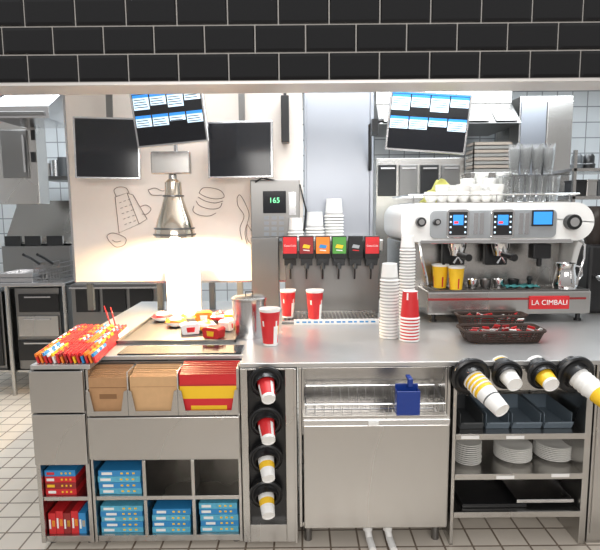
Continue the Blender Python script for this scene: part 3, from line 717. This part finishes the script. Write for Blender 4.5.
def ch(i,j):
    u_,v_=i/nx,j/ny
    a=(math.sin(math.pi*u_)*math.sin(math.pi*v_))**.6
    return zc+.008+a*(.13+.022*math.sin(u_*11+v_*5)+.018*math.sin(v_*13-u_*4)+.012*math.sin(u_*23+v_*9))
g=[[m.v((p.x-.12+.24*i/nx+.010*math.sin(j*.8),3.49+.17*j/ny+.008*math.sin(i*.7),ch(i,j))) for i in range(nx+1)] for j in range(ny+1)]
for j in range(ny):
    for i in range(nx): m.f([g[j][i],g[j][i+1],g[j+1][i+1],g[j+1][i]],True)
o=m.build('folded_cloth',CLOTH,None,(p.x,3.46,zc)); o.modifiers.new('Solidify','SOLIDIFY').thickness=.006; tag(o,'crumpled yellow green cloth on top of the espresso machine','cloth')
protoYy=cup('paper_cup',.042,.032,.12,[PAPERW,YEL,RED],[(.05,1),(.5,1),(.94,1)],lambda k,i:2 if k==4 and i%7==0 else None,'x')
for i,(u,yy,s,lab) in enumerate(((440,EY+.09,1.2,'larger yellow paper cup at the back left of the drip grate'),(456,EY+.02,1.15,'smaller yellow paper cup standing in front of the larger one'))):
    o=protoYy if i==0 else dup(protoYy,(0,0,0)); o.location=(W(u,280,yy).x,yy,zbt+.005); o.scale=(s,s,s); tag(o,lab,'paper cup')
x=W(564,285,EY+.03).x; pit=thing('milk_pitcher','stainless milk pitcher at the right end of the drip grate','pitcher',(x,EY+.02,zbt+.005)); L=pit.location
s=1.15
m=MB(); m.lathe([(a*s,b*s) for a,b in[(0,0),(.058,0),(.062,.02),(.050,.085),(.046,.11),(.052,.135),(.049,.135),(.043,.11),(.047,.085),(.058,.02),(0,.006)]],L,seg=28); m.build('body',CHROME,pit)
m=MB(); m.tube([(L.x+.055,L.y,L.z+.14),(L.x+.095,L.y,L.z+.13),(L.x+.10,L.y,L.z+.08),(L.x+.068,L.y,L.z+.035)],.007); m.build('handle',CHROME,pit)
p=W(530,283,EY+.03); m=MB(); m.lathe([(0,0),(.028,0),(.028,.012),(.010,.018),(.012,.04),(.019,.06),(.012,.075),(0,.078)],(p.x,EY+.04,zbt+.005)); tag(m.build('coffee_tamper',BLACK,None,(p.x,EY+.04,zbt+.005)),'black handled coffee tamper standing left of the milk pitcher','tamper')
for i,u in enumerate((474,487,500,515)):
    p=W(u,286,EY+.03); m=MB(); m.lathe([(0,0),(.026,0),(.032,.03),(.034,.055),(.031,.055),(.024,.008),(0,.006)],(p.x,EY+.06,zbt+.005)); tag(m.build('steel_cup',[CHROME,STEELD,CHROME,BLACK][i],None,(p.x,EY+.06,zbt+.005)),['small chrome cup under the left group head','dark steel cup between the two group heads','small chrome cup under the right group head','small black cup beside the tamper'][i],'cup')
p=W(522,283,EY); m=MB()
g=[[m.v((p.x-.10+.2*i/10,EY-.02+.10*j/5,zbt+.012+.014*math.sin(i*1.3+j*2)**2)) for i in range(11)] for j in range(6)]
for j in range(5):
    for i in range(10): m.f([g[j][i],g[j][i+1],g[j+1][i+1],g[j+1][i]],True)
towel=m.build('bar_towel',TOWEL,None,(p.x,EY,zbt+.006)); towel.modifiers.new('Solidify','SOLIDIFY').thickness=.006; tag(towel,'dark teal bar towel lying on the drip grate by the tamper','towel')
x=W(606,230,3.3).x; gr=thing('coffee_grinder','black coffee grinder at the right edge beside the espresso machine','grinder',(x,3.45,ZT+.001)); L=gr.location
m=MB(); m.box(L.x-.06,L.x+.12,3.36,3.62,L.z,L.z+.45); m.build('body',BLACK,gr,bev=.02)
m=MB(); m.lathe([(.05,0),(.075,.10),(.085,.24),(.08,.25),(.0,.25)],(L.x+.02,3.47,L.z+.45)); m.build('hopper',mat('smoked_plastic',(.05,.04,.035),.15,trans=.3),gr)
m=MB(); m.tube([(L.x-.02,3.36,L.z+.25),(L.x-.02,3.25,L.z+.24)],.02); m.build('fork',STEELB,gr)
# ================================================================= MONITORS
def monitor(u0,v0,u1,v1,Y,rot,tick,lab,up=True):
    x0,x1,z0,z1=rect(u0,v0,u1,v1,Y); w,h=x1-x0,z1-z0
    r=thing('order_monitor',lab,'monitor',(0,0,0),'kitchen order monitors')
    m=MB(); m.box(-w/2,w/2,0,.035,-h/2,h/2); m.box(-w*.3,w*.3,.035,.06,-h*.3,h*.3); m.build('housing',STEELB,r,bev=.004)
    m=MB(); g=.012; m.mi=0; m.box(-w/2+g,w/2-g,-.002,.001,-h/2+g,h/2-g)
    if tick:
        sw=(w-2*g)/4
        for i in range(4):
            for j in range(2):
                a=-w/2+g+i*sw+.004; b=a+sw-.008; zt=h/2-g-.012-j*h*.36; zz=zt-h*([.26,.20,.26,.17][i] if j==0 else [.2,.2,.14,.2][i])
                m.mi=1; m.box(a,b,-.003,-.002,zz,zt); m.mi=2; m.box(a,b,-.0035,-.003,zt-.016,zt)
                m.mi=0; 
                for q in range(4):
                    if zt-.029-q*.013>zz: m.box(a+.004,b-.02+.004*q,-.0034,-.003,zt-.029-q*.013,zt-.025-q*.013)
        m.mi=3; m.box(-w/2+g,w/2-g,-.003,-.002,h/2-g-.008,h/2-g-.001)
    m.build('screen',[SCRB,SCRW,SCRU,SCRU],r)
    m=MB(); m.cyl((0,.06,0),(0,.11,0),.02)
    if up: m.box(-.02,.02,.09,.11,-.02,2.98-(z0+z1)/2)
    m.build('mount',STEELD,r)
    r.location=((x0+x1)/2,Y,(z0+z1)/2); r.rotation_euler=rot
    return r
monitor(132,88,206,145,2.97,(R(6),R(-4.5),R(-4)),1,'upper order monitor with lit blue tickets above the heat lamp')
monitor(75,117,139,179,3.42,(0,R(1),R(6)),0,'dark order monitor on the left of the heat lamp')
monitor(207,121,273,178,3.42,(0,R(0),R(-4)),0,'dark order monitor on the right of the heat lamp')
monitor(388,92,468,152,3.3,(R(6),R(5),R(-6)),1,'order monitor with lit blue tickets above the espresso machine')
x0,x1,z0,z1=rect(281,95,289,142,3.5); 
m=MB(); m.box(x0,x1,3.50,3.60,z0,z1); m.box((x0+x1)/2-.01,(x0+x1)/2+.01,3.56,3.58,z1,2.99); tag(m.build('edge_on_screen',BLACK,None,((x0+x1)/2,3.5,z0),.004),'black screen seen edge on beside the steel column','screen')
m=MB(); p=W(374,128,3.45); m.tube([W(370,170,3.70),W(370,125,3.5),W(375,122,3.42),W(384,120,3.40)],.012); m.box(p.x-.02,p.x+.02,3.40,3.46,p.z-.05,p.z+.05)
tag(m.build('monitor_arm',BLACK,None,(p.x,3.45,p.z)),'black swivel arm between the steel column and the right monitor','arm')
# ================================================================= HEAT LAMP
LYp=3.26
p=W(175,237,LYp); k=mpp(220,LYp)
hl=thing('heat_lamp','silver brass bell shaped heat lamp glowing over the warming tray','heat lamp',(p.x,LYp,p.z)); L=hl.location
def rr(px): return px*k
prof=[(rr(20),0),(rr(19.5),rr(6)),(rr(17),rr(16)),(rr(12),rr(30)),(rr(8.5),rr(42)),(rr(8),rr(54)),(rr(5),rr(57)),(0,rr(57)),(0,rr(54)),(rr(7),rr(48)),(rr(11),rr(29)),(rr(16),rr(15)),(rr(18.5),rr(6)),(rr(19.3),0),(rr(20),0)]
m=MB(); m.lathe(prof,L,seg=36); m.build('lamp_shade',BRONZE,hl)
for zz,r_ in((2,20.5),(8,19.5),(40,10.0)):
    m=MB(); m.lathe([(rr(r_-1),rr(zz)),(rr(r_+.5),rr(zz)),(rr(r_+.5),rr(zz+1.5)),(rr(r_-1.5),rr(zz+1.5))],L,seg=36); m.build('shade_ring',STEELD,hl)
m=MB(); m.box(L.x-rr(20),L.x+rr(18),LYp-.03,LYp+.03,L.z+rr(62),L.z+rr(84)); m.cyl((L.x,LYp,L.z+rr(56)),(L.x,LYp,L.z+rr(62)),rr(4)); m.build('ballast_box',STEEL,hl,bev=.008)
m=MB(); m.cyl((L.x+.02,LYp+.02,L.z+rr(84)),(L.x+.02,LYp+.02,2.98),.012); m.build('pole',STEELB,hl)
m=MB(); m.lathe([(0,-.012),(.03,-.008),(.048,.02),(.03,.06),(.015,.11),(0,.12)],L,seg=20); m.build('bulb',LAMPE,hl)
ld=bpy.data.lights.new('heat_spot','SPOT'); ld.energy=120; ld.color=(1,.72,.40); ld.spot_size=R(172); ld.spot_blend=.35; ld.shadow_soft_size=.04
lo=bpy.data.objects.new('heat_spot',ld); COL.objects.link(lo); lo.location=(L.x,LYp,L.z-.022); lo.rotation_euler=(R(8),0,0)
# ================================================================= KITCHEN BACKGROUND
def B(name,u0,v0,u1,v1,Y,dp,mt,lab,cat,bev=.004,zfloor=None):
    x0,x1,z0,z1=rect(u0,v0,u1,v1,Y)
    if zfloor is not None: z0=zfloor
    r=thing(name,lab,cat,((x0+x1)/2,Y+dp/2,z0))
    m=MB(); m.box(x0,x1,Y,Y+dp,z0,z1); m.build('body',mt,r,bev=bev)
    return r,x0,x1,z0,z1
tz=1.0
t=thing('prep_table','stainless prep table at the left edge with drawers beneath','table',(W(30,275,4.4).x,4.7,0))
tx0,tx1=W(-30,280,4.4).x,W(66,280,4.4).x
m=MB(); m.box(tx0,tx1,4.38,5.1,tz-.03,tz); m.build('tabletop',STEELB,t,bev=.003)
for xx in(W(8,320,4.4).x,tx1-.03):
    for yy in(4.42,5.05): m=MB(); m.cyl((xx,yy,0),(xx,yy,tz-.03),.02); m.build('leg',STEEL,t)
m=MB(); m.box(tx0+.05,tx1-.05,4.44,5.06,.20,.22); m.build('undershelf',STEEL,t)
r,x0,x1,z0,z1=B('drawer_unit',17,288,61,362,4.46,.5,STEELD,'dark steel drawer unit under the prep table','drawer unit',zfloor=.222)
for i,(va,vb) in enumerate(((294,312),(316,336),(340,360))):
    a,b,c,d=rect(19,va,59,vb,4.45); m=MB(); m.box(a,b,4.44,4.46,c,d); dd=m.build('drawer',[BLACK,STEEL,BLACK][i],r,bev=.003)
    m=MB(); m.box(a+.06,b-.06,4.425,4.44,d-.03,d-.018); m.build('drawer_handle',STEELB,dd)
r,x0,x1,z0,z1=B('waste_cupboard',-22,292,4,362,4.48,.5,STEELD,'dark cupboard under the prep table at the left frame edge','cupboard',zfloor=.222)
m=MB(); m.box(x0+.02,x1-.02,4.465,4.479,z0+.03,z1-.04); m.build('door',BLACK,r,bev=.003)
x0,x1,_,_=rect(0,260,34,270,4.5)
for k in range(2):
    m=MB(); z=tz+.001+k*.04; m.box(x0,x1,4.45,4.8,z,z+.006); m.box(x0-.01,x1+.01,4.44,4.45,z,z+.035); m.box(x0,x1,4.8,4.81,z,z+.035); m.box(x0-.01,x0,4.45,4.8,z,z+.035); m.box(x1,x1+.01,4.45,4.8,z,z+.035)
    tag(m.build('baking_tray',STEELB,None,((x0+x1)/2,4.6,z),.003),['lower steel baking tray in the pair on the left prep table','upper steel baking tray in the pair on the left prep table'][k],'tray')
# fryer with sloped steel front and splash hood
r,x0,x1,z0,z1=B('fryer_station',2,246,70,262,5.2,.6,STEELD,'stainless fryer station with sloped steel hood behind the left prep table','fryer',zfloor=0)
zh=W(35,205,5.2).z
m=MB(); m.prism([(5.22,z1+.02),(5.25,z1+.02),(5.58,zh+.05),(5.78,zh+.05),(5.78,z1),(5.6,z1)],x0,x1,'x'); m.build('sloped_hood',STEEL,r,bev=.004)
for u in(12,32,54):
    xx=W(u,240,5.2).x
    m=MB(); m.box(xx-.08,xx+.08,5.21,5.24,z1+.001,z1+.10); m.build('fryer_control',BLACK,r,bev=.003)
for i,(u,v) in enumerate(((44,268),(57,266))):
    xx=W(u,v,4.7).x; z=tz+.002; bt=thing('fry_basket',['wire fry basket with long handle on the prep table, left one','wire fry basket with long handle on the prep table, right one'][i],'basket',(xx,4.75,z))
    m=MB()
    for zz,s in((.0,.8),(.05,.9),(.10,.97),(.14,1.0)):
        m.tube([(xx-.06*s,4.62,z+zz+.004),(xx+.06*s,4.62,z+zz+.004),(xx+.06*s,4.90,z+zz+.004),(xx-.06*s,4.90,z+zz+.004)],.004,6,True)
    for q in range(5): 
        a_=xx-.055+.0275*q; m.tube([(a_,4.62,z+.14),(a_,4.62,z+.006),(a_,4.90,z+.006),(a_,4.90,z+.14)],.003,5)
    for q in range(7):
        b_=4.64+.04*q; m.tube([(xx-.06,b_,z+.14),(xx-.05,b_,z+.006),(xx+.05,b_,z+.006),(xx+.06,b_,z+.14)],.003,5)
    m.build('wire_cage',STEELD,bt)
    m=MB(); m.tube([(xx,4.62,z+.14),(xx-.01,4.50,z+.20),(xx-.02,4.40,z+.24)],.012); m.build('handle',BLACK,bt)
r,x0,x1,z0,z1=B('upright_oven',-5,112,37,204,4.95,.2,STEEL,'tall stainless oven at the far left above the fryer','oven')
a,b,c,d=rect(2,130,28,178,4.94); m=MB(); m.box(a,b,4.93,4.949,c,d); m.build('oven_door',STEELD,r,bev=.004)
m=MB(); m.box(b-.03,b-.015,4.90,4.915,c+.05,d-.05); m.build('door_handle',STEELB,r)
for i in(0,1): a,b,c,d=rect(31,130+i*22,35,140+i*22,4.94); m=MB(); m.box(a,b,4.935,4.949,c,d); m.build('control',BLACK,r)
x0,x1,z0,z1=rect(-10,86,48,118,4.4)
r=thing('extractor_hood','sloped steel extractor hood at the top left corner','hood',((x0+x1)/2,4.7,z0))
m=MB(); m.prism([(4.4,z0),(4.4,z0+.10),(4.75,z1+.05),(4.94,z1+.05),(4.94,z0)],x0,x1,'x'); m.build('body',STEELB,r,bev=.004)
m=MB(); m.box(x0+.03,x1-.03,4.385,4.399,z0+.02,z0+.05); m.build('grease_rail',STEELD,r,bev=.002)
r,x0,x1,z0,z1=B('utensil_shelf',40,176,70,180,5.4,.4,STEELD,'narrow steel wall shelf beside the tall oven','shelf')
for i,u in enumerate((45,53,61)):
    xx=W(u,170,5.5).x; m=MB(); m.lathe([(0,0),(.05,0),(.05,.14+.03*i),(.045,.14+.03*i),(.045,.01),(0,.01)],(xx,5.55,z1+.001)); tag(m.build('metal_pot',[STEELD,STEELB,DGREY][i],None,(xx,5.55,z1+.001)),['small dark steel pot leftmost on the narrow wall shelf','bright steel pot in the middle of the narrow wall shelf','tall dark grey pot rightmost on the narrow wall shelf'][i],'pot')
r,x0,x1,z0,z1=B('warming_cabinet',72,284,158,330,4.4,.5,STEELD,'dark warming cabinet seen under the cream panel','cabinet',zfloor=0)
for i in range(3):
    a,b,c,d=rect(76+i*27,287,99+i*27,312,4.39); m=MB(); m.box(a,b,4.38,4.399,c,d); m.build('door',BLACK,r,bev=.003)
m=MB(); m.box(x0,x1,4.36,4.385,z1-.035,z1-.02); m.build('rail',STEELB,r)
r,x0,x1,z0,z1=B('extractor_canopy',376,88,512,104,5.1,.6,STEEL,'long stainless extractor canopy on the back right wall','hood')
m=MB(); m.prism([(4.85,z0-.22),(5.1,z0-.001),(5.7,z0-.001),(5.7,z0-.22)],x0,x1,'x'); m.build('canopy_skirt',STEELD,r,bev=.004)
m=MB()
for i in range(5): w_=(x1-x0)/5; m.prism([(4.86+.0,z0-.20),(5.08,z0-.02),(5.079,z0-.019),(4.855,z0-.195)],x0+i*w_+.03,x0+(i+1)*w_-.03,'x')
m.build('filter',STEEL,r)
r,x0,x1,z0,z1=B('grill_station',376,158,464,235,5.0,.6,STEEL,'steel grill station behind the espresso machine','grill',zfloor=0)
for i in range(4):
    a,b,c,d=rect(378+i*21,165,396+i*21,196,4.99); m=MB(); m.box(a,b,4.97,4.999,c,d); dd=m.build('door',STEELD if i%2 else BLACK,r,bev=.003); m=MB(); m.box(a+.02,b-.02,4.95,4.97,d-.04,d-.025); m.build('handle',STEELB,dd)
r,x0,x1,z0,z1=B('tray_rack',470,172,514,230,4.75,.24,STEEL,'stainless rack carrying stacked pans at the back','rack',zfloor=0)
m=MB(); m.box(x0+.02,x1-.02,4.74,4.75,z1-.3,z1-.05); m.build('front_panel',STEELD,r)
PANM=[mat('aluminium_pan',(.40,.39,.37),.35,.8),mat('warm_pan',(.30,.25,.21),.5,.3)]
for i in range(8):
    m=MB(); z=z1+.002+i*.034; m.box(x0+.03,x1-.04,4.77,4.96,z,z+.006); m.box(x0+.02,x1-.03,4.76,4.77,z,z+.026); m.box(x0+.02,x0+.03,4.76,4.97,z,z+.026); m.box(x1-.04,x1-.03,4.76,4.97,z,z+.026)
    tag(m.build('baking_pan',PANM[i%2],None,((x0+x1)/2,4.87,z)),['silver','brownish'][i%2]+' shallow pan in the stack on the far rack','pan','stacked pans at the back')
r,x0,x1,z0,z1=B('upright_fridge',518,96,571,210,5.1,.6,STEEL,'tall stainless upright fridge at the back right','fridge',zfloor=0)
xm=(x0+x1)/2; m=MB(); m.box(x0+.01,xm-.005,5.08,5.099,.1,z1-.05); m.build('door',STEELC,r,bev=.004); m=MB(); m.box(xm+.005,x1-.01,5.08,5.099,.1,z1-.05); m.build('door',STEEL,r,bev=.004)
for s in(-.04,.04): m=MB(); m.cyl((xm+s,5.05,1.2),(xm+s,5.05,2.2),.012); m.build('door_handle',BLACK,r)
r=thing('wall_shelf','stainless wire shelf with tubs at the right edge','shelf',(W(592,170,4.6).x,4.75,0))
for v in(168,196):
    a,b,c,d=rect(572,v,625,v+3,4.5); m=MB(); m.box(a,b,4.5,4.95,c,d); m.build('shelf_board',STEEL,r)
a,b,c,d=rect(572,150,575,260,4.5); m=MB(); m.box(a,b,4.5,4.53,0,d); m.build('upright',STEEL,r)
zsh=W(598,168,4.5).z
for i,u in enumerate((580,592)):
    x=W(u,160,4.6).x; m=MB(); m.lathe([(0,0),(.05,0),(.055,.04),(.045,.05),(.045,.11),(.03,.13),(0,.13)],(x,4.65,zsh+.002)); tag(m.build('sauce_tub',[DGREY,BLACK][i],None,(x,4.65,zsh+.002)),['grey lidded tub on the right wall shelf','black lidded tub at the right end of the wall shelf'][i],'tub')
zsh=W(598,196,4.5).z
for i,u in enumerate((581,592,603)):
    a,b,c,d=rect(u-5,178,u+5,195,4.6); m=MB(); m.box(a,b,4.6,4.8,zsh+.002,zsh+.13); m.box(a-.005,b+.005,4.595,4.805,zsh+.13,zsh+.145); tag(m.build('food_container',[BLACK,STEEL,DGREY][i],None,((a+b)/2,4.7,zsh+.002),.003),['black lidded container at the left of the lower wall shelf','steel lidded container in the middle of the lower wall shelf','grey lidded container at the right of the lower wall shelf'][i],'container')
for i,(x,y,l) in enumerate(((-2.2,4.6,'long ceiling light over the left kitchen'),(0,5.0,'long ceiling light over the middle of the kitchen'),(2.2,4.8,'long ceiling light over the right kitchen'))):
    r=thing('ceiling_light',l,'ceiling light',(x,y,3.0),'kitchen ceiling lights')
    m=MB(); m.box(x-.65,x+.65,y-.09,y+.09,2.96,2.999); m.build('fixture',WHITE,r)
    m=MB(); m.box(x-.62,x+.62,y-.07,y+.07,2.945,2.96); m.build('diffuser',TUBEE,r)
# ================================================================= LIGHTS
def area(n,loc,rot,sx,sy,e,c=(1,1,1)):
    l=bpy.data.lights.new(n,'AREA'); l.shape='RECTANGLE'; l.size=sx; l.size_y=sy; l.energy=e; l.color=c
    o=bpy.data.objects.new(n,l); COL.objects.link(o); o.location=loc; o.rotation_euler=rot; return o
area('kitchen_left',(-2.0,4.4,2.9),(0,0,0),2,1.2,70,(.88,.95,1))
area('kitchen_right',(1.8,4.5,2.9),(0,0,0),2.6,1.2,90,(.88,.95,1))
area('over_counter',(0.6,2.75,2.9),(0,0,0),2.6,.5,62,(.95,.98,1))
area('dining_side',(0.2,-1.7,2.45),(R(68),0,0),3.5,.9,80,(1,.97,.93))
w=bpy.data.worlds.new('w'); sc.world=w; w.use_nodes=True; nt=w.node_tree; bg=nt.nodes['Background']
tc=nt.nodes.new('ShaderNodeTexCoord'); sp=nt.nodes.new('ShaderNodeSeparateXYZ'); cr=nt.nodes.new('ShaderNodeValToRGB')
nt.links.new(tc.outputs['Generated'],sp.inputs[0])
mr=nt.nodes.new('ShaderNodeMapRange'); mr.inputs['From Min'].default_value=-1; nt.links.new(sp.outputs['Z'],mr.inputs['Value']); nt.links.new(mr.outputs[0],cr.inputs[0])
e=cr.color_ramp.elements; e[0].position=.3; e[0].color=(.20,.17,.15,1); e[1].position=.75; e[1].color=(.66,.66,.66,1)
nt.links.new(cr.outputs[0],bg.inputs[0]); bg.inputs[1].default_value=1.0
# ================================================================= CAMERA
cd=bpy.data.cameras.new('camera'); cam=bpy.data.objects.new('camera',cd); COL.objects.link(cam)
cd.sensor_fit='HORIZONTAL'; cd.sensor_width=36; cd.lens=F/600*36; cd.clip_start=.05
cam.matrix_world=Matrix.Translation((0,0,EYE))@Matrix.Rotation(math.pi/2-TH,4,'X')@Matrix.Rotation(-RO,4,'Z')
sc.camera=cam
sc.view_settings.view_transform='Standard'
